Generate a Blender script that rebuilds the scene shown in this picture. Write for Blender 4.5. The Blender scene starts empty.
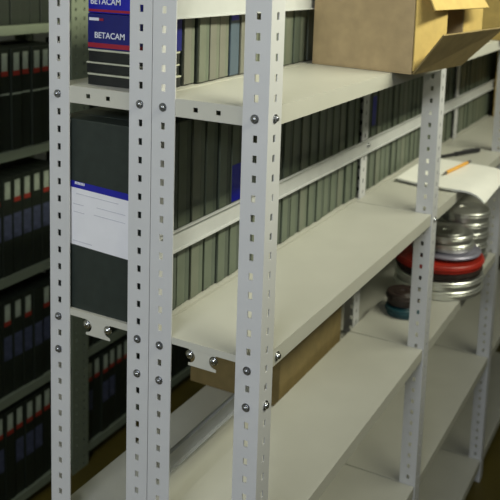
import bpy, math, random
from mathutils import Vector, Matrix
random.seed(7)
SC = bpy.context.scene
COL = SC.collection
Z0 = 1.34                      # height of the first shelf level seen in the photograph
W = .036                       # flange of the slotted angle
DA, DB = .1723, .1757          # depths of the two back-to-back racks
PITCH = .0253
LV = [Z0 + .3267, Z0, Z0 - .3267, Z0 - .6245, Z0 - .9425, Z0 - 1.269]
LVB = LV[:3] + [Z0 - .657] + LV[4:]
LVC = [Z0 + .33, Z0 + .005, Z0 - .315, Z0 - .645, Z0 - .975, Z0 - 1.28]
POST_H = 2.0
YS = [0.0, .757, 1.46, 2.21]
YSB = [0.0, .785, 1.56, 2.33]
XB = -DA - .001                # face of rack B that looks at rack A
XO = XB - DB                   # outer face of rack B
XC = -1.06                     # front of the rack across the aisle

# ---------------------------------------------------------------- materials
def mat(name, col, rough=.55, metal=0., var=.06, scale=30., bump=0., coat=0., emit=None, spec=.5, aniso=False):
    m = bpy.data.materials.new(name); m.use_nodes = True
    nt = m.node_tree; b = nt.nodes['Principled BSDF']
    tc = nt.nodes.new('ShaderNodeTexCoord')
    nz = nt.nodes.new('ShaderNodeTexNoise'); nz.inputs['Scale'].default_value = scale; nz.inputs['Detail'].default_value = 5
    nt.links.new(tc.outputs['Object'], nz.inputs['Vector'])
    rp = nt.nodes.new('ShaderNodeValToRGB')
    e = rp.color_ramp.elements
    e[0].position, e[1].position = .3, .7
    e[0].color = tuple(c * (1 - var) for c in col) + (1,)
    e[1].color = tuple(min(1, c * (1 + var)) for c in col) + (1,)
    nt.links.new(nz.outputs['Fac'], rp.inputs['Fac'])
    nt.links.new(rp.outputs['Color'], b.inputs['Base Color'])
    b.inputs['Roughness'].default_value = rough
    b.inputs['Metallic'].default_value = metal
    b.inputs['Specular IOR Level'].default_value = spec
    b.inputs['Coat Weight'].default_value = coat
    if bump:
        bp = nt.nodes.new('ShaderNodeBump'); bp.inputs['Strength'].default_value = bump; bp.inputs['Distance'].default_value = .002
        nt.links.new(nz.outputs['Fac'], bp.inputs['Height']); nt.links.new(bp.outputs['Normal'], b.inputs['Normal'])
    return m

M = {}
M['paint'] = mat('rack_paint', (.56, .565, .575), .42, var=.03, scale=14)
M['shelf'] = mat('shelf_paint', (.50, .495, .435), .45, var=.04, scale=9)
M['rail'] = mat('rail_paint', (.46, .47, .465), .45, var=.04)
M['shadedpaint'] = mat('rack_paint_shaded', (.18, .21, .145), .5, var=.05)  # rack paint again, darkened and greened to stand in for the aisle's shade
M['steel'] = mat('bolt_steel', (.55, .56, .58), .22, metal=1., var=.1, scale=200)
M['darksteel'] = mat('dull_steel', (.30, .31, .33), .28, metal=.9, var=.1, scale=200)
M['case'] = mat('case_plastic', (.020, .028, .024), .5, var=.15, scale=60, bump=.05)
M['shelfcase'] = mat('aisle_case_plastic', (.010, .015, .008), .55, var=.2, scale=40)  # case colour darkened to keep the aisle row in shade
M['case2'] = mat('case_plastic_black', (.012, .014, .013), .45, var=.15, scale=60)
M['spineA'] = mat('spine_grey_green', (.115, .138, .10), .5, var=.10, scale=25)
M['spineB'] = mat('spine_dark_green', (.085, .105, .08), .5, var=.10, scale=25)
M['spineC'] = mat('spine_pale_grey', (.145, .16, .12), .5, var=.10, scale=25)
M['spineD'] = mat('spine_beige_grey', (.165, .165, .135), .5, var=.08, scale=25)
M['spineE'] = mat('spine_blue_grey', (.07, .10, .13), .5, var=.08, scale=25)
M['seam'] = mat('seam_dark', (.075, .09, .07), .6)
M['blue'] = mat('label_blue', (.012, .014, .30), .45, var=.08)
M['navy'] = mat('box_navy', (.010, .013, .14), .4, var=.1)
M['royal'] = mat('box_royal', (.012, .013, .33), .4, var=.1)
M['red'] = mat('stripe_red', (.30, .012, .03), .5)
M['darkred'] = mat('label_red', (.27, .025, .014), .55)
M['white'] = mat('label_white', (.74, .74, .78), .6, var=.03)
M['shadedwhite'] = mat('spine_label_paper', (.36, .41, .31), .6, var=.2, scale=50)  # white labels, with the dimness of the aisle put into their colour
M['bluelabel'] = mat('spine_label_blue', (.055, .065, .11), .55, var=.35, scale=50)
M['ink'] = mat('pencil_writing', (.50, .50, .56), .7, var=.1)
M['lettering'] = mat('lettering_white', (.70, .72, .78), .5, var=.02)
M['edge'] = mat('box_pale_edge', (.46, .47, .36), .4, var=.1)
M['card'] = mat('cardboard', (.40, .30, .165), .75, var=.10, scale=40, bump=.08)
M['card2'] = mat('cardboard_yellow', (.50, .36, .115), .75, var=.10, scale=40, bump=.08)
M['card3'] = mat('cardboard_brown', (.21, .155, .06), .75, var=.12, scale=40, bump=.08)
M['paper'] = mat('paper', (.82, .82, .76), .7, var=.02)
M['orange'] = mat('pencil_orange', (.82, .42, .07), .4, var=.05)
M['graphite'] = mat('graphite_grey', (.12, .12, .12), .5)
M['wood'] = mat('pencil_wood', (.55, .38, .20), .6)
M['black'] = mat('black_plastic', (.012, .012, .014), .35)
M['can'] = mat('can_metal', (.74, .75, .70), .3, metal=.85, var=.06, scale=20)
M['canred'] = mat('can_red_paint', (.40, .025, .013), .4, var=.1)
M['candark'] = mat('can_dark', (.03, .02, .017), .4, var=.2)
M['canlilac'] = mat('can_grey_lilac', (.35, .34, .42), .35, metal=.4)
M['teal'] = mat('teal_plastic', (.01, .055, .07), .4, var=.1)
M['sticker'] = mat('purple_sticker', (.55, .48, .55), .6)

# ---------------------------------------------------------------- mesh builder
class MB:
    def __init__(s): s.v = []; s.f = []; s.m = []; s.mats = []
    def mi(s, m):
        if m not in s.mats: s.mats.append(m)
        return s.mats.index(m)
    def add(s, vs, fs, m):
        o = len(s.v); k = s.mi(m)
        s.v += [tuple(v) for v in vs]
        for f in fs: s.f.append(tuple(i + o for i in f)); s.m.append(k)
    def box(s, a, b, m, T=None):
        x0, y0, z0 = a; x1, y1, z1 = b
        vs = [Vector(p) for p in ((x0,y0,z0),(x1,y0,z0),(x1,y1,z0),(x0,y1,z0),(x0,y0,z1),(x1,y0,z1),(x1,y1,z1),(x0,y1,z1))]
        if T: vs = [T @ v for v in vs]
        s.add(vs, [(0,3,2,1),(4,5,6,7),(0,1,5,4),(1,2,6,5),(2,3,7,6),(3,0,4,7)], m)
    def prism(s, poly, o, u, v, n, t, m):
        """polygon (counter-clockwise in u,v) extruded by t along n from o"""
        o, u, v, n = Vector(o), Vector(u), Vector(v), Vector(n)
        k = len(poly)
        A = [o + u * p + v * q for p, q in poly]; B = [a + n * t for a in A]
        s.add(A + B, [tuple(range(k))[::-1], tuple(range(k, 2*k))] + [(i, (i+1) % k, k + (i+1) % k, k + i) for i in range(k)], m)
    def plate(s, us, vs, holes, o, u, v, t, m):
        """sheet with rectangular holes: grid lines us, vs; holes is a set of cells (i, j); thickness t along u x v"""
        o, u, v = Vector(o), Vector(u), Vector(v); n = u.cross(v) * t
        nu, nv = len(us), len(vs)
        P = lambda i, j: o + u * us[i] + v * vs[j]
        V = [P(i, j) for j in range(nv) for i in range(nu)]
        V += [p + n for p in V]
        K = nu * nv; I = lambda i, j: j * nu + i
        F = []
        solid = lambda i, j: 0 <= i < nu-1 and 0 <= j < nv-1 and (i, j) not in holes
        for j in range(nv-1):
            for i in range(nu-1):
                if not solid(i, j): continue
                a, b, c, d = I(i,j), I(i+1,j), I(i+1,j+1), I(i,j+1)
                F.append((d, c, b, a)); F.append((a+K, b+K, c+K, d+K))
                if not solid(i, j-1): F.append((a, b, b+K, a+K))
                if not solid(i+1, j): F.append((b, c, c+K, b+K))
                if not solid(i, j+1): F.append((c, d, d+K, c+K))
                if not solid(i-1, j): F.append((d, a, a+K, d+K))
        s.add(V, F, m)
    def lathe(s, prof, m, c=(0,0,0), n=40, axis='z'):
        """closed revolve of (r, z) profile"""
        V = []; F = []; k = len(prof)
        for i in range(n):
            a = 2 * math.pi * i / n
            for r, z in prof:
                p = (r * math.cos(a), r * math.sin(a), z)
                if axis == 'y': p = (p[0], -p[2], p[1])
                if axis == 'x': p = (p[2], p[0], p[1])
                V.append((p[0]+c[0], p[1]+c[1], p[2]+c[2]))
        for i in range(n):
            for j in range(k-1):
                a, b = i*k + j, ((i+1) % n)*k + j
                F.append((a, b, b+1, a+1))
        s.add(V, F, m)
    def tube(s, p, q, r0, r1, m, n=10):
        p, q = Vector(p), Vector(q); d = (q-p).normalized()
        a = d.orthogonal().normalized(); b = d.cross(a)
        V = []
        for c, r in ((p, r0), (q, r1)):
            V += [c + (a*math.cos(2*math.pi*i/n) + b*math.sin(2*math.pi*i/n))*r for i in range(n)]
        s.add(V, [(i, (i+1) % n, n+(i+1) % n, n+i) for i in range(n)] + [tuple(range(n))[::-1], tuple(range(n, 2*n))], m)
    def build(s, name, parent=None, loc=None, bevel=0., smooth=False, kind=None):
        me = bpy.data.meshes.new(name)
        me.from_pydata(s.v, [], s.f)
        for m in s.mats: me.materials.append(m)
        me.polygons.foreach_set('material_index', s.m)
        if smooth:
            me.polygons.foreach_set('use_smooth', [True]*len(s.f))
        me.validate(); me.update()
        if smooth: me.set_sharp_from_angle(angle=math.radians(38))
        o = bpy.data.objects.new(name, me); COL.objects.link(o)
        if parent: o.parent = parent
        if loc: o.location = loc
        if bevel:
            md = o.modifiers.new('Bevel', 'BEVEL'); md.width = bevel; md.segments = 2; md.limit_method = 'ANGLE'
        if kind: o['kind'] = kind
        return o

def thing(name, label, cat, loc=(0,0,0), rz=0., group=None):
    o = bpy.data.objects.new(name, None); COL.objects.link(o)
    o.empty_display_size = .05
    o.location = loc; o.rotation_euler.z = rz
    o['label'] = label; o['category'] = cat
    if group: o['group'] = group
    return o
def dup(o, parent=None):
    c = o.copy(); COL.objects.link(c)
    if parent is not None: c.parent = parent
    for ch in list(o.children): dup(ch, c)
    return c
ORD = ['first','second','third','fourth','fifth','sixth','seventh','eighth','ninth','tenth','eleventh','twelfth','thirteenth','fourteenth','fifteenth','sixteenth','seventeenth','eighteenth','nineteenth']
TENS = {20:'twent',30:'thirt',40:'fort',50:'fift',60:'sixt',70:'sevent'}
def ordinal(n):
    if n < 20: return ORD[n-1]
    t = n // 10 * 10
    return TENS[t] + 'ieth' if n == t else TENS[t] + 'y-' + ORD[n-t-1]

# ---------------------------------------------------------------- the room
def struct(name, a, b, m):
    q = MB(); q.box(a, b, m); return q.build(name, kind='structure')
M['floor'] = mat('floor_linoleum', (.095, .073, .011), .5, var=.18, scale=6)
M['wall'] = mat('wall_paint', (.40, .41, .34), .8, var=.04, scale=3)
M['ceil'] = mat('ceiling_paint', (.60, .60, .55), .85, var=.03, scale=3)
RX0, RX1, RY0, RY1, RH = -1.75, 2.3, -3.6, 4.2, 2.85
struct('floor', (RX0-.1, RY0-.1, -.1), (RX1+.1, RY1+.1, 0), M['floor'])
struct('ceiling', (RX0-.1, RY0-.1, RH), (RX1+.1, RY1+.1, RH+.1), M['ceil'])
struct('wall_left', (RX0-.1, RY0-.1, 0), (RX0, RY1+.1, RH), M['wall'])
struct('wall_right', (RX1, RY0-.1, 0), (RX1+.1, RY1+.1, RH), M['wall'])
struct('wall_back', (RX0, RY1, 0), (RX1, RY1+.1, RH), M['wall'])
struct('wall_front', (RX0, RY0-.1, 0), (RX1, RY0, RH), M['wall'])

# ---------------------------------------------------------------- racks
T = .0018
def post_mesh(dx, dy, m):
    """slotted angle: corner at the origin, one flange along X (dx = +-1) at y=0, one along Y (dy = +-1) at x=0"""
    q = MB()
    zs, holes = [0.], set()
    z = (Z0 - .013) % PITCH
    if z < .008: z += PITCH
    while z < POST_H - .01:
        zs += [z - .0047, z + .0047]; z += PITCH
    zs.append(POST_H)
    rows = [j for j in range(1, len(zs)-1, 2)]
    holes = {(1, j) for j in rows}
    a, b = .0145, .0205
    us = [0., a, b, W]
    # flange in the XZ plane, thickness inwards (towards dy)
    if dx * dy > 0:   # u x v = X x Z = -Y ; place and mirror by ordering
        q.plate([0, a, b, W], zs, holes, (0, T if dy > 0 else -T, 0), (dx, 0, 0), (0, 0, 1), T if (dx > 0) == (dy > 0) else -T, m) if dx > 0 else q.plate([0, a, b, W], zs, holes, (0, 0, 0), (-1, 0, 0), (0, 0, 1), -T, m)
    else:
        if dx > 0: q.plate(us, zs, holes, (0, 0, 0), (1, 0, 0), (0, 0, 1), T, m)       # dy < 0: n = -Y
        else: q.plate(us, zs, holes, (0, 0, 0), (-1, 0, 0), (0, 0, 1), T, m)           # dy > 0: n = +Y
    # flange in the YZ plane: u = Y*dy, n = u x Z = dy * X
    us2 = [T, a, b, W]
    if dx == dy: q.plate(us2, zs, holes, (0, 0, 0), (0, dy, 0), (0, 0, 1), T, m)
    else: q.plate(us2, zs, holes, (dx*T, 0, 0), (0, dy, 0), (0, 0, 1), T, m)
    return q

def bolt_mb(r=.0040, m=None, nut=True):
    """bolt head pointing to -Y, washer behind it"""
    q = MB(); m = m or M['steel']
    q.lathe([(0, 0), (r*1.45, 0), (r*1.45, .0012), (r*1.1, .0014), (0, .0014)], m, n=20, axis='y')
    q.lathe([(0, .0012), (r, .0012), (r, .0030), (r*.85, .0044), (r*.5, .0052), (0, .0054)], m, n=6 if nut else 16, axis='y')
    return q
_b = bolt_mb(m=M['darksteel']).build('bolt', smooth=True)
_bs = bolt_mb(.0044, nut=False).build('bolt', smooth=True)
BOLT_ME, BOLT_RND = _b.data, _bs.data
bpy.data.objects.remove(_b); bpy.data.objects.remove(_bs)
def bolt(parent, loc, rz=0., me=None, roll=0.):
    o = bpy.data.objects.new('bolt', me or BOLT_ME); COL.objects.link(o); o.parent = parent
    o.location = loc; o.rotation_euler = (0, roll, rz)
    return o

def shelf_mb(x0, x1, y0, y1, style, paint='shelf'):
    """tray shelf, top surface at z=0; style 'holes' has full end lips with two holes, 'tab' has a low lip with a flared tab"""
    q = MB(); m = M[paint]; h = .0238; t = .0014; r = .009
    q.box((x0, y0, -t), (x1, y1, 0), m)
    q.box((x0, y0, -h), (x0+t, y1, -t), m); q.box((x1-t, y0, -h), (x1, y1, -t), m)
    q.box((x0+t, y0, -h), (x0+r, y1, -h+t), m); q.box((x1-r, y0, -h), (x1-t, y1, -h+t), m)
    D = x1 - x0; cx = (x0+x1)/2 - .002
    for y, sgn in ((y0, 1), (y1, -1)):
        if style == 'holes':
            us = [x0+t, cx-.0215, cx-.0145, cx+.0125, cx+.0195, x1-t]
            q.plate(us, [-h, -.0150, -.0090, -t], {(1,1), (3,1)}, (0, y + (t if sgn > 0 else 0), 0), (1,0,0), (0,0,1), t, m)
        else:
            q.box((x0+t, y if sgn > 0 else y-t, -.0095), (x1-t, y+t if sgn > 0 else y, -t), m)
    if style != 'holes':
        # flared tab with two scooped sides
        L = []
        for k in range(9):
            a = math.pi/2 - math.pi * k / 8
            L.append((-.0215 + .0105*math.cos(a)*1.0, -.0195 + .0095*math.sin(a)))
        poly = [(-.0225, -.0090)] + L + [(-.0215, -.0325), (.0215, -.0325)] + [(-p, z) for p, z in L[::-1]] + [(.0225, -.0090)]
        q.prism(poly, (cx, y0 + t, 0), (1,0,0), (0,0,1), (0,-1,0), t, m)
    return q

def rack(name, label, x_front, x_back, ys, posts, bays, lv, paint='paint', tray='shelf'):
    root = thing(name, label, 'shelving', ((x_front+x_back)/2, ys[0], 0))
    ox, oy = root.location.x, root.location.y
    cache = {}
    for (x, y, dx, dy, bl) in posts:
        k = (dx, dy)
        if k not in cache:
            o = post_mesh(dx, dy, M[paint]).build('post', root); cache[k] = o.data
        else:
            o = bpy.data.objects.new('post', cache[k]); COL.objects.link(o); o.parent = root
        o.location = (x-ox, y-oy, 0)
        for (bx, by, bz, rz, me) in bl: bolt(o, (bx, by, bz), rz, me, random.uniform(0, 1))
    smesh = {}
    for (y0, y1) in bays:
        for i, z in enumerate(lv):
            st = 'holes' if i < 2 else 'tab'
            k = (round(y1-y0, 4), st)
            lo, hi = min(x_front, x_back) + .0022, max(x_front, x_back) - .0022
            if k not in smesh:
                o = shelf_mb(lo-ox, hi-ox, .0022, y1-y0-.001, st, tray).build('shelf', root); smesh[k] = o.data
            else:
                o = bpy.data.objects.new('shelf', smesh[k]); COL.objects.link(o); o.parent = root
            o.location = (0, y0-oy, z)
            if st == 'tab' and i == 2 and y0 == ys[0] and name != 'aisle_rack':
                for s in (-1, 1): bolt(o, ((lo+hi)/2 - ox - .002 + s*.0185, .0022, -.0165), 0, BOLT_RND)
    return root

zb1, zb2, zb3 = Z0 - .013, Z0 - .013 - 13*PITCH, Z0 - .013 - 15*PITCH
def end_bolts(cx):      # bolts on the end flange of a near post, in post coordinates
    return [(cx, 0, zb1, 0, None), (cx, 0, zb2, 0, None), (cx, 0, zb3, 0, None)]
side = [(.0, .017, zb1, math.pi/2, None)]
pa = [(0, 0, -1, 1, end_bolts(-.0185) + [(0, .018, zb1, math.pi/2, None), (0, .018, zb3, math.pi/2, BOLT_RND)]),
      (-DA, 0, 1, 1, end_bolts(.0175))]
for y in YS[1:]:
    pa += [(0, y, -1, 1, [(0, .018, zb1, math.pi/2, BOLT_RND), (0, .018, zb2, math.pi/2, BOLT_RND)])]
pa += [(-DA, YS[-1], 1, 1, [])]
rackA = rack('shelving_rack', 'light grey slotted-angle rack in front, holding the cardboard boxes, papers and film cans', 0, -DA, YS, pa,
             list(zip(YS[:-1], YS[1:])), LV)
for sh in [o for o in rackA.children if o.name.startswith('shelf') and abs(o.location.z - LV[2]) < 1e-4 and o.location.y < .01]:
    bolt(sh, (DA/2 - .0022, .052, -.0125), math.pi/2, BOLT_RND)
# back rails of the front rack, one run per level
def rail(z0, z1, ya, yb, bolts_at=()):
    q = MB()
    xa = -DA + .0024
    q.box((xa, ya, z0), (xa+.0014, yb, z1), M['rail'])
    q.box((xa, ya, z0), (xa+.007, yb, z0+.0014), M['rail'])
    q.box((xa, ya, z1-.0014), (xa+.007, yb, z1), M['rail'])
    o = q.build('back_rail', rackA); o.location = (-rackA.location.x, -rackA.location.y, 0)
    for y in bolts_at: bolt(o, (xa+.0014, y, (z0+z1)/2), math.pi/2, BOLT_RND)
    return o
rail(LV[1]+.099, LV[1]+.130, .0022, YS[-1], ())
rail(LV[2]+.0995, LV[2]+.130, .0022, YS[-1], (.81,))
rail(LV[3]+.066, LV[3]+.096, .0022, .345)

pb = [(XB, 0, -1, 1, end_bolts(-.0185)), (XO, 0, 1, 1, end_bolts(.0155))]
for y in YSB[1:]:
    pb += [(XB, y+W, -1, -1, []), (XO, y+W, 1, -1, [])]
rackB = rack('shelving_rack', 'light grey slotted-angle rack behind the front one, filled with tape cases', XB, XO, YSB, pb,
             list(zip(YSB[:-1], YSB[1:])), LVB)

YC = [.143, .903, 1.663, 2.423]
pc = []
for y in YC[:-1]:
    pc += [(XC, y, -1, -1, []), (XC, y+.0005, -1, 1, []), (XC-.21, y, 1, -1, []), (XC-.21, y+.0005, 1, 1, [])]
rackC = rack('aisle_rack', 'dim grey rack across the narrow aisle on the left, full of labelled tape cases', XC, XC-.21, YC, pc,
             list(zip(YC[:-1], YC[1:])), LVC, 'shadedpaint', 'shadedpaint')

# ---------------------------------------------------------------- tape cases
def case_proto(th, dep, h, spine, shell='case', extra=None):
    """case standing on edge: thickness along Y, spine towards +X at x=0, body towards -X"""
    root = bpy.data.objects.new('tape_case', None); COL.objects.link(root); root.empty_display_size = .03
    q = MB(); q.box((-dep, .0006, 0), (-.0035, th-.0006, h), M[shell]); q.build('shell', root, bevel=.0012)
    q = MB(); q.box((-.0038, .0016, .002), (0, th*.62, h-.002), M[spine]); q.build('spine', root, bevel=.0008)
    q = MB(); q.box((-.0038, th*.66, .002), (-.0012, th-.0016, h-.002), M['seam' if extra is None else extra]); q.build('lid_edge', root, bevel=.0006)
    return root
CASE_TH = .0366
protos = [case_proto(CASE_TH, .163, .279, s, extra=e) for s, e in (('spineA','spineB'), ('spineB','seam'), ('spineC','spineB'), ('spineA','seam'), ('spineC','spineA'))]
def place(proto, loc, label, group, name=None, rz=0.):
    o = dup(proto); o.location = loc; o.rotation_euler.z = rz
    o['label'] = label; o['category'] = 'tape case'; o['group'] = group
    if name: o.name = name
    return o
XS = XB - .0065
def in_posts(y, th):    # keep clear of the mid posts of rack B
    return any(yy + W - .0025 - th - .0015 < y < yy + W + .0015 for yy in YSB[1:])
y = .006; n = 0
G2 = 'dark green tape cases in the row behind the rail on the middle shelf'
row2 = []
while y < 2.2:
    if in_posts(y, CASE_TH): y += .006; continue
    n += 1
    p = protos[(n*7 + n*n) % 5] if n > 1 else protos[1]
    lab = 'dark green tape case behind the middle rail, %s from the near end posts' % ordinal(n)
    if n == 1: lab = 'tape case at the near end with a big white label headed by a blue strip'
    o = place(p, (XS + random.uniform(-.0035, 0), y, LV[2] + .0004), lab, G2)
    row2.append(o); y += CASE_TH + random.uniform(.0004, .0016)
# blue spine labels on two of that row
def child_box(parent, name, a, b, m, bevel=0.):
    q = MB(); q.box(a, b, m); return q.build(name, parent, bevel=bevel)
def by_y(row, y): return min(row, key=lambda o: abs(o.location.y - y))
o = by_y(row2, .236); child_box(o, 'blue_label', (0, .002, .124), (.0006, .030, .184), M['blue'])
o['label'] = 'tape case with a blue spine label, just left of the near front post'
o = by_y(row2, .862); child_box(o, 'blue_label', (0, .002, .148), (.0006, .024, .215), M['blue'])
o['label'] = 'tape case with a blue spine label right after the far middle upright'
# the big label on the first case (faces the near end)
first = row2[0]
c, s = math.cos(-.048), math.sin(-.048)
def on_face(parent, name, cx, cz, w, h, m, off, rot=True):
    """thin sheet on the -Y face of the case; cx, cz measured along the tilted label"""
    q = MB(); cc, ss = (c, s) if rot else (1, 0)
    o0 = Vector((LX, -off + .0006, LZ))
    u = Vector((cc, 0, ss)); v = Vector((-ss, 0, cc))
    q.prism([(cx-w/2, cz-h/2), (cx+w/2, cz-h/2), (cx+w/2, cz+h/2), (cx-w/2, cz+h/2)], o0, u, v, (0,-1,0), .0003, m)
    return q.build(name, parent)
LX = -.085; LZ = .136
on_face(first, 'label_sheet', .004, 0, .120, .084, M['white'], 0)
on_face(first, 'blue_header', .004, .0468, .120, .0095, M['blue'], .00005)
for k in range(7):
    on_face(first, 'header_mark', -.0445 + k*.0026, .0492, .0018, .0036, M['lettering'], .0003)
for cx, cz, w in ((-.005, .034, .075), (.02, .0205, .05), (-.038, .0185, .02), (.018, .009, .055), (-.036, .007, .02), (-.028, -.036, .035)):
    on_face(first, 'written_line', cx, cz, w, .0011, M['ink'], .0003)

# pale smaller cases on the shelf above
protu = [case_proto(.031, .118, .196, s, extra=e) for s, e in (('spineD','spineC'), ('spineC','spineA'), ('spineD','spineC'), ('spineE','spineE'), ('spineB','seam'))]
y = .094; n = 0
G1 = 'pale grey tape cases on the upper shelf'
order = [0, 1, 2, 0, 3, 2, 0, 1, 1, 1, 1, 4, 1, 1]
while y < .54:
    o = place(protu[order[n % len(order)]], (XS + random.uniform(-.006, 0), y, LV[1] + .0004),
              'grey tape case standing on the upper shelf, %s from the flat stack' % ordinal(n+1), G1)
    if n == 4:
        child_box(o, 'blue_label', (0, .002, .088), (.0006, .024, .12), M['blue'])
        o['label'] = 'blue-grey tape case with a blue spine label on the upper shelf'
    y += .0318; n += 1

# flat stack at the near end of the upper shelf
def flat_box(name, x0, x1, y0, y1, z0, z1, kind, label):
    t = thing(name, label, 'tape box', ((x0+x1)/2, (y0+y1)/2, z0), 0, 'tape boxes lying flat on the upper shelf')
    hx, hy, h = (x1-x0)/2, (y1-y0)/2, z1-z0
    if kind == 'black':
        child_box(t, 'tray', (-hx, -hy, 0), (hx, hy, h*.80), M['case2'], .001)
        child_box(t, 'lid', (-hx-.0005, -hy-.0005, h*.82), (hx+.0005, hy+.0005, h-.0003), M['edge'], .0007)
    else:
        child_box(t, 'sleeve', (-hx, -hy, 0), (hx, hy, h-.0005), M[kind], .001)
    return t
SX0, SX1, SY0, SY1 = -.303, -.1905, .028, .090
zz = LV[1] + .0004
flat_box('tape_box', SX0, SX1+.003, SY0, SY1, zz, zz+.0165, 'black', 'black tape box at the bottom of the flat stack on the upper shelf')
flat_box('tape_box', SX0-.003, SX1, SY0+.001, SY1, zz+.0167, zz+.0325, 'black', 'black tape box second from the bottom of the flat stack')
flat_box('tape_box', SX0+.001, SX1+.002, SY0, SY1-.002, zz+.0327, zz+.0507, 'black', 'black tape box directly under the blue lettered boxes')
def text_mesh(txt, size, m, name, parent, loc, sx=1.0):
    cu = bpy.data.curves.new(name, 'FONT'); cu.body = txt; cu.size = size; cu.extrude = .0002; cu.offset = size*.012
    o = bpy.data.objects.new(name, cu); COL.objects.link(o)
    bpy.context.view_layer.update()
    me = bpy.data.meshes.new_from_object(o.evaluated_get(bpy.context.evaluated_depsgraph_get()))
    COL.objects.unlink(o); bpy.data.objects.remove(o)
    me.name = name; me.materials.clear(); me.materials.append(m)
    p = bpy.data.objects.new(name, me); COL.objects.link(p); p.parent = parent
    p.location = loc; p.rotation_euler = (math.pi/2, 0, 0); p.scale = (sx, 1, 1)
    return p
lowb = flat_box('tape_box', SX0+.0005, SX1+.004, SY0-.001, SY1, zz+.0509, zz+.1005, 'navy', 'dark blue tape box with white capitals and a red stripe, under the brighter blue one')
upb = flat_box('tape_box', SX0+.0005, SX1+.004, SY0, SY1, zz+.1007, zz+.152, 'royal', 'bright blue tape box on top of the flat stack')
hx = (SX1+.004 - SX0 - .0005)/2; hy = (SY1-SY0+.001)/2
child_box(lowb, 'red_stripe', (-hx+.001, -hy-.0006, .002), (hx-.001, -hy, .0085), M['red'])
text_mesh('BETACAM', .0118, M['lettering'], 'lettering', lowb, (-hx+.012, -hy-.0002, .0155), 1.0)
child_box(lowb, 'white_mark', (-hx+.003, -hy-.0006, .0395), (-hx+.020, -hy, .0435), M['lettering'])
child_box(lowb, 'red_mark', (-hx+.021, -hy-.0006, .0395), (-hx+.028, -hy, .0428), M['red'])
hy2 = (SY1-SY0)/2
text_mesh('BETACAM', .0118, M['lettering'], 'lettering', upb, (-hx+.004, -hy2-.0002, .0125), 1.0)
child_box(upb, 'red_stripe', (-hx+.001, -hy2-.0006, .002), (hx-.001, -hy2, .0055), M['red'])

# labelled cases of the rack across the aisle
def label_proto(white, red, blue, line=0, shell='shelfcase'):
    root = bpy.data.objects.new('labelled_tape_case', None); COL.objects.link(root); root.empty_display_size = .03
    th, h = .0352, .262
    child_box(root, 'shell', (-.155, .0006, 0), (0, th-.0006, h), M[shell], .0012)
    if line: child_box(root, 'pale_line', (0, .002, h-.118), (.0005, .0332, h-.114), M['shadedwhite'])
    if white: child_box(root, 'white_label', (0, .008, h-.057), (.0006, .0265, h-.012), M['shadedwhite'])
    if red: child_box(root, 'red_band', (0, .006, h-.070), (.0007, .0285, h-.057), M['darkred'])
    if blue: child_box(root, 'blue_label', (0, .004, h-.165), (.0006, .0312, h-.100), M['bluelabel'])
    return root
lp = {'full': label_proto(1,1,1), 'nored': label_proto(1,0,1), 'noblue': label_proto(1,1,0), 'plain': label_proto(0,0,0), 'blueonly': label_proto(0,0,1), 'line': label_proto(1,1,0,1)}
shelf_words = {1: 'top', 2: 'second', 3: 'third', 4: 'fourth', 5: 'lowest'}
for lv in range(1, 6):
    y = .47; row = []
    while y < 1.62:
        if .903 - .0735 < y < .903 + .0385: y = .9415; continue
        row.append(y); y += .0362
    left = [a for a in row if a < .9]; right = [a for a in row if a > .9]
    for y in row:
        r = random.random()
        if lv == 1: k = 'plain'
        elif lv == 2: k = 'line'
        elif lv == 5: k = 'noblue' if r < .6 else 'full'
        else: k = 'full' if r < .68 else ('nored' if r < .78 else ('blueonly' if r < .93 else 'plain'))
        nth, sidew = (left[::-1].index(y)+1, 'left') if y < .9 else (right.index(y)+1, 'right')
        look = {'full': 'white, red and blue labelled', 'nored': 'white and blue labelled', 'noblue': 'white and red labelled', 'plain': 'plain dark', 'line': 'white and red labelled, pale-lined', 'blueonly': 'blue labelled'}[k]
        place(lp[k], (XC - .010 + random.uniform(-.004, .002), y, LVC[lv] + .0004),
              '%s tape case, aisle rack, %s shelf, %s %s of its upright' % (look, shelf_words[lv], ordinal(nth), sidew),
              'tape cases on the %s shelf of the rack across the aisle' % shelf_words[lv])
for p in protos + protu + list(lp.values()):
    for ch in list(p.children): bpy.data.objects.remove(ch)
    bpy.data.objects.remove(p)

# ---------------------------------------------------------------- cardboard boxes
CT = .003
def open_side_box(name, label, loc, rz, D, L, H):
    """box lying on its side, near bottom front corner at the origin; depth D towards -X, length L towards +Y, open towards +X"""
    t = thing(name, label, 'box', loc, rz)
    q = MB(); m = M['card']
    q.box((-D, 0, 0), (0, L, CT), m); q.box((-D, 0, H-CT), (0, L, H), m)
    q.box((-D, 0, CT), (0, CT, H-CT), m); q.box((-D, L-CT, CT), (0, L, H-CT), m); q.box((-D, CT, CT), (-D+CT, L-CT, H-CT), m)
    q.build('box_body', t, bevel=.0008)
    return t
def flap(parent, p0, p1, d0, d1, m, name='flap', t=CT):
    """four-cornered flap hinged on p0-p1, reaching by d0 / d1"""
    q = MB(); p0, p1, d0, d1 = map(Vector, (p0, p1, d0, d1))
    e = (p1-p0).normalized(); n = e.cross(d0.normalized()).normalized()*t
    A = [p0, p1, p1+d1, p0+d0]; B = [a+n for a in A]
    q.add(A+B, [(3,2,1,0), (4,5,6,7), (0,1,5,4), (1,2,6,5), (2,3,7,6), (3,0,4,7)], m)
    return q.build(name, parent, bevel=.0006)
RZ = -.150
bx = open_side_box('cardboard_box', 'open cardboard box with splayed flaps overhanging the front edge of the upper shelf', (.034, .450, LV[1] + .0006), RZ, .198, .205, .175)
flap(bx, (.001, 0, .002), (.001, .200, .002), (.058, -.014, .0705), (.050, .075, .0715), M['card3'], 'bottom_flap')  # darker board colour paints in the shade on this flap's outer side
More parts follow.
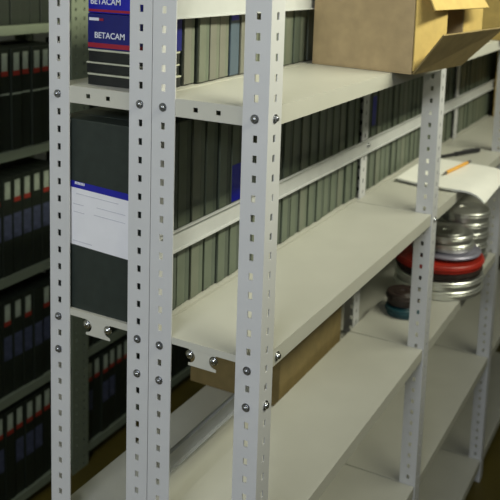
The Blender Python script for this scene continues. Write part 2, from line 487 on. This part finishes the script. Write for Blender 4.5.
flap(bx, (.001, .0, .172), (.001, .0, .006), (.022, .075, 0), (.022, .075, .034), M['card2'], 'near_flap')  # yellower than the box body: lamp light on the flap is in the colour
flap(bx, (.001, .203, .174), (.001, .002, .174), (.033, .03, -.066), (.033, .0, -.066), M['card2'], 'top_flap')  # same board as the body, painted in the brighter lit tone
flap(bx, (.001, .2035, .008), (.001, .2035, .172), (.008, .07, .03), (.008, .07, 0), M['card2'], 'far_flap')
child_box(bx, 'sticker', (-.182, -.0005, .118), (-.142, 0, .14), M['sticker'])

def closed_box(name, label, loc, rz, D, L, H, m, tape=True):
    t = thing(name, label, 'box', loc, rz)
    child_box(t, 'box_body', (-D/2, 0, 0), (D/2, L, H-.004), M[m], .001)
    child_box(t, 'top_flap', (-D/2, 0, H-.0038), (-.0006, L, H), M[m], .0006)
    child_box(t, 'top_flap', (.0006, 0, H-.0038), (D/2, L, H), M[m], .0006)
    if tape: child_box(t, 'packing_tape', (-.02, -.0006, H*.55), (.02, 0, H-.004), M['edge'])
    return t
closed_box('cardboard_box', 'closed cardboard box behind the open one on the upper shelf', (-.060, 1.31, LV[1] + .0006), -.22, .15, .125, .20, 'card2', False)
closed_box('cardboard_box', 'tall cardboard box at the far end of the middle shelf', (-.085, 2.03, LV[2] + .0006), 0, .15, .17, .27, 'card2', False)
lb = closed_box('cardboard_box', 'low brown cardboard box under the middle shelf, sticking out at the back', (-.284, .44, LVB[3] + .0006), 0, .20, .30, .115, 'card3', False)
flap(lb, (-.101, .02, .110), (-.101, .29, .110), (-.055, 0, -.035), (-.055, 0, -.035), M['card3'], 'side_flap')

# ---------------------------------------------------------------- papers, pencil, pen
pt = thing('paper_stack', 'white papers drooping over the front edge of the middle shelf', 'papers', (-.046, 1.078, LV[2] + .0005))
def sheet(name, dz, grow, th, seed, m='paper'):
    q = MB(); rnd = random.Random(seed)
    nu, nv = 18, 10
    x0, x1 = -.102 - grow, .112 + grow; y0, y1 = -.108 - grow, .135 + grow
    V = []
    for j in range(nv+1):
        for i in range(nu+1):
            x = x0 + (x1-x0)*i/nu; yy = y0 + (y1-y0)*j/nv
            f = i/nu; g = j/nv
            yy += -.018*math.sin(math.pi*f) * (1-g) + .01*g
            z = dz + .0025*math.sin(3*f+seed)*(.5+.5*g)
            ov = x - .058                    # beyond the shelf edge it bends down
            if ov > 0:
                k = min(1, ov/.06); z -= ov*.42*k*(1.1 - .6*g); x -= ov*.15*k
            V.append((x, yy, z + .003))
    K = len(V); V += [(a, b, cc + th) for a, b, cc in V]
    I = lambda i, j: j*(nu+1)+i; F = []
    for j in range(nv):
        for i in range(nu):
            a, b, cc, d = I(i,j), I(i+1,j), I(i+1,j+1), I(i,j+1)
            F += [(d,cc,b,a), (a+K,b+K,cc+K,d+K)]
    for i in range(nu):
        a, b = I(i,0), I(i+1,0); F.append((a,b,b+K,a+K)); a, b = I(i,nv), I(i+1,nv); F.append((b,a,a+K,b+K))
    for j in range(nv):
        a, b = I(0,j), I(0,j+1); F.append((b,a,a+K,b+K)); a, b = I(nu,j), I(nu,j+1); F.append((a,b,b+K,a+K))
    q.add(V, F, M[m]); return q.build(name, pt, smooth=True)
sheet('page_block', 0, 0, .0045, 1.3)
sheet('top_sheet', .0048, .003, .0006, 1.3)
zp = LV[2] + .0155
pc_ = thing('pencil', 'orange pencil lying on the white papers', 'pencil', (-.05, 1.136, zp), 0)
d = Vector((.023, .185, 0)).normalized()
q = MB(); q.tube(d*-.068, d*.068, .0043, .0043, M['orange'], 6); q.build('shaft', pc_)
q = MB(); q.tube(d*.068, d*.080, .0039, .0039, M['graphite'], 10); q.build('ferrule', pc_)
q = MB(); q.tube(d*.080, d*.090, .0034, .0034, M['graphite'], 10); q.build('eraser', pc_)
q = MB(); q.tube(d*-.068, d*-.083, .0036, .0014, M['graphite'], 8); q.tube(d*-.083, d*-.088, .0014, .0004, M['graphite'], 8); q.build('tip', pc_)
mk = thing('marker_pen', 'black pen lying on the shelf behind the white papers', 'pen', (-.104, 1.325, LV[2] + .0068), 0)
d = Vector((.08, .176, 0)).normalized()
q = MB(); q.tube(d*-.105, d*0.0, .0030, .0045, M['black'], 12); q.build('barrel', mk)
q = MB(); q.tube(d*0.0, d*.100, .0062, .0064, M['black'], 14); q.build('cap', mk)
q = MB(); q.box((-.0012, -.045, .006), (.0012, .0, .0085), M['graphite'], Matrix.Translation(d*.075) @ Matrix.Rotation(-math.atan2(d.x, d.y), 4, 'Z')); q.build('clip', mk)

# ---------------------------------------------------------------- film cans
GC = 'film cans stacked on the shelf below the papers'
def film_can(label, x, y, z, r, h, m='can', lid=None, name='film_can'):
    t = thing(name, label, 'film can', (x, y, z), 0, GC)
    q = MB()
    q.lathe([(0, 0), (r-.005, 0), (r-.003, .0012), (r-.003, h*.55), (0, h*.55)], M[m], n=56); q.build('can_base', t, smooth=True)
    q = MB(); k = M[lid or m]
    q.lathe([(0, h*.555), (r-.0005, h*.555), (r+.0012, h*.52), (r+.0012, h*.60), (r-.0006, h*.64), (r-.0006, h-.003), (r-.003, h-.0008), (r-.007, h-.0012),
             (r-.010, h-.0035), (r*.62, h-.0035), (r*.58, h-.0015), (r*.22, h-.0015), (r*.20, h-.003), (0, h-.003)], k, n=56)
    q.build('can_lid', t, smooth=True)
    return t
cx, cy = -.080, 1.135
z = LV[3] + .0004
stack = [(.112, .0235, 'can', None, 'bright metal film can at the bottom of the front stack'),
         (.111, .0235, 'can', None, 'bright metal film can second from the bottom, under the dark one'),
         (.109, .019, 'candark', None, 'dark film can between the metal cans and the red one'),
         (.113, .020, 'canred', 'canred', 'red film can in the middle of the front stack'),
         (.086, .012, 'candark', 'canlilac', 'thin grey-lilac film can resting on the red one'),
         (.066, .021, 'can', None, 'small bright metal film can second from the top of the front stack'),
         (.064, .021, 'can', None, 'small bright metal film can on top of the front stack')]
for r, h, m_, l_, lab in stack:
    ox = random.uniform(-.003, .003) + (.012 if r < .1 else 0); oy = random.uniform(-.003, .003) + (.02 if r < .1 else 0)
    film_can(lab, cx+ox, cy+oy, z, r, h, m_, l_); z += h + .0004
z = LV[3] + .0004
for k, h in enumerate((.03, .03, .03, .028, .028)):
    film_can('metal film can in the rear stack, %s from the bottom' % ordinal(k+1), -.083 + random.uniform(-.003, .003), 1.37 + random.uniform(-.004, .004), z, .072, h); z += h + .0004
film_can('small teal can on the shelf in front of the film cans, beside the front post', -.098, .918, LV[3] + .0004, .044, .022, 'teal')
film_can('small dark can on top of the teal one, beside the front post', -.103, .924, LV[3] + .0230, .040, .030, 'candark')

# ---------------------------------------------------------------- light
def area(name, loc, rot, sx, sy, power, col, spread=180):
    l = bpy.data.lights.new(name, 'AREA'); l.shape = 'RECTANGLE'; l.size = sx; l.size_y = sy; l.energy = power; l.color = col; l.spread = math.radians(spread)
    o = bpy.data.objects.new(name, l); COL.objects.link(o); o.location = loc; o.rotation_euler = rot
    return o
area('aisle_tube', (1.04, .70, 2.34), (0, math.radians(68), 0), .18, 2.3, 25, (1.0, .99, .78), 96)
area('cool_ceiling_lamp', (.32, -2.5, 2.30), (math.radians(60), 0, math.radians(9)), 1.2, .3, 44, (.90, .95, 1.0))

wd = bpy.data.worlds.new('World'); SC.world = wd; wd.use_nodes = True
wd.node_tree.nodes['Background'].inputs['Color'].default_value = (.5, .55, .5, 1)
wd.node_tree.nodes['Background'].inputs['Strength'].default_value = .1

# ---------------------------------------------------------------- camera
yaw, pitch, roll, f = .48352, -.14581, .03226, 824.85
fw = Vector((-math.sin(yaw)*math.cos(pitch), math.cos(yaw)*math.cos(pitch), math.sin(pitch)))
r = Vector((math.cos(yaw), math.sin(yaw), 0)); u = r.cross(fw)
r2 = r*math.cos(roll) + u*math.sin(roll); u2 = -r*math.sin(roll) + u*math.cos(roll)
cam = bpy.data.cameras.new('camera'); co = bpy.data.objects.new('camera', cam); COL.objects.link(co)
R = Matrix((r2, u2, -fw)).transposed().to_4x4()
co.matrix_world = Matrix.Translation((.4522, -.8771, Z0 + .1739)) @ R
cam.sensor_width = 36; cam.lens = 36 * f / 500; cam.clip_start = .02
cam.shift_x, cam.shift_y = (250 - 263.28)/500, (86.46 - 250)/500
cam.dof.use_dof = True; cam.dof.focus_distance = 1.1; cam.dof.aperture_fstop = 9.0
SC.camera = co
SC.view_settings.view_transform = 'Standard'; SC.view_settings.look = 'None'
SC.view_settings.exposure = 0.0; SC.view_settings.gamma = 1.0; SC.view_settings.use_curve_mapping = False
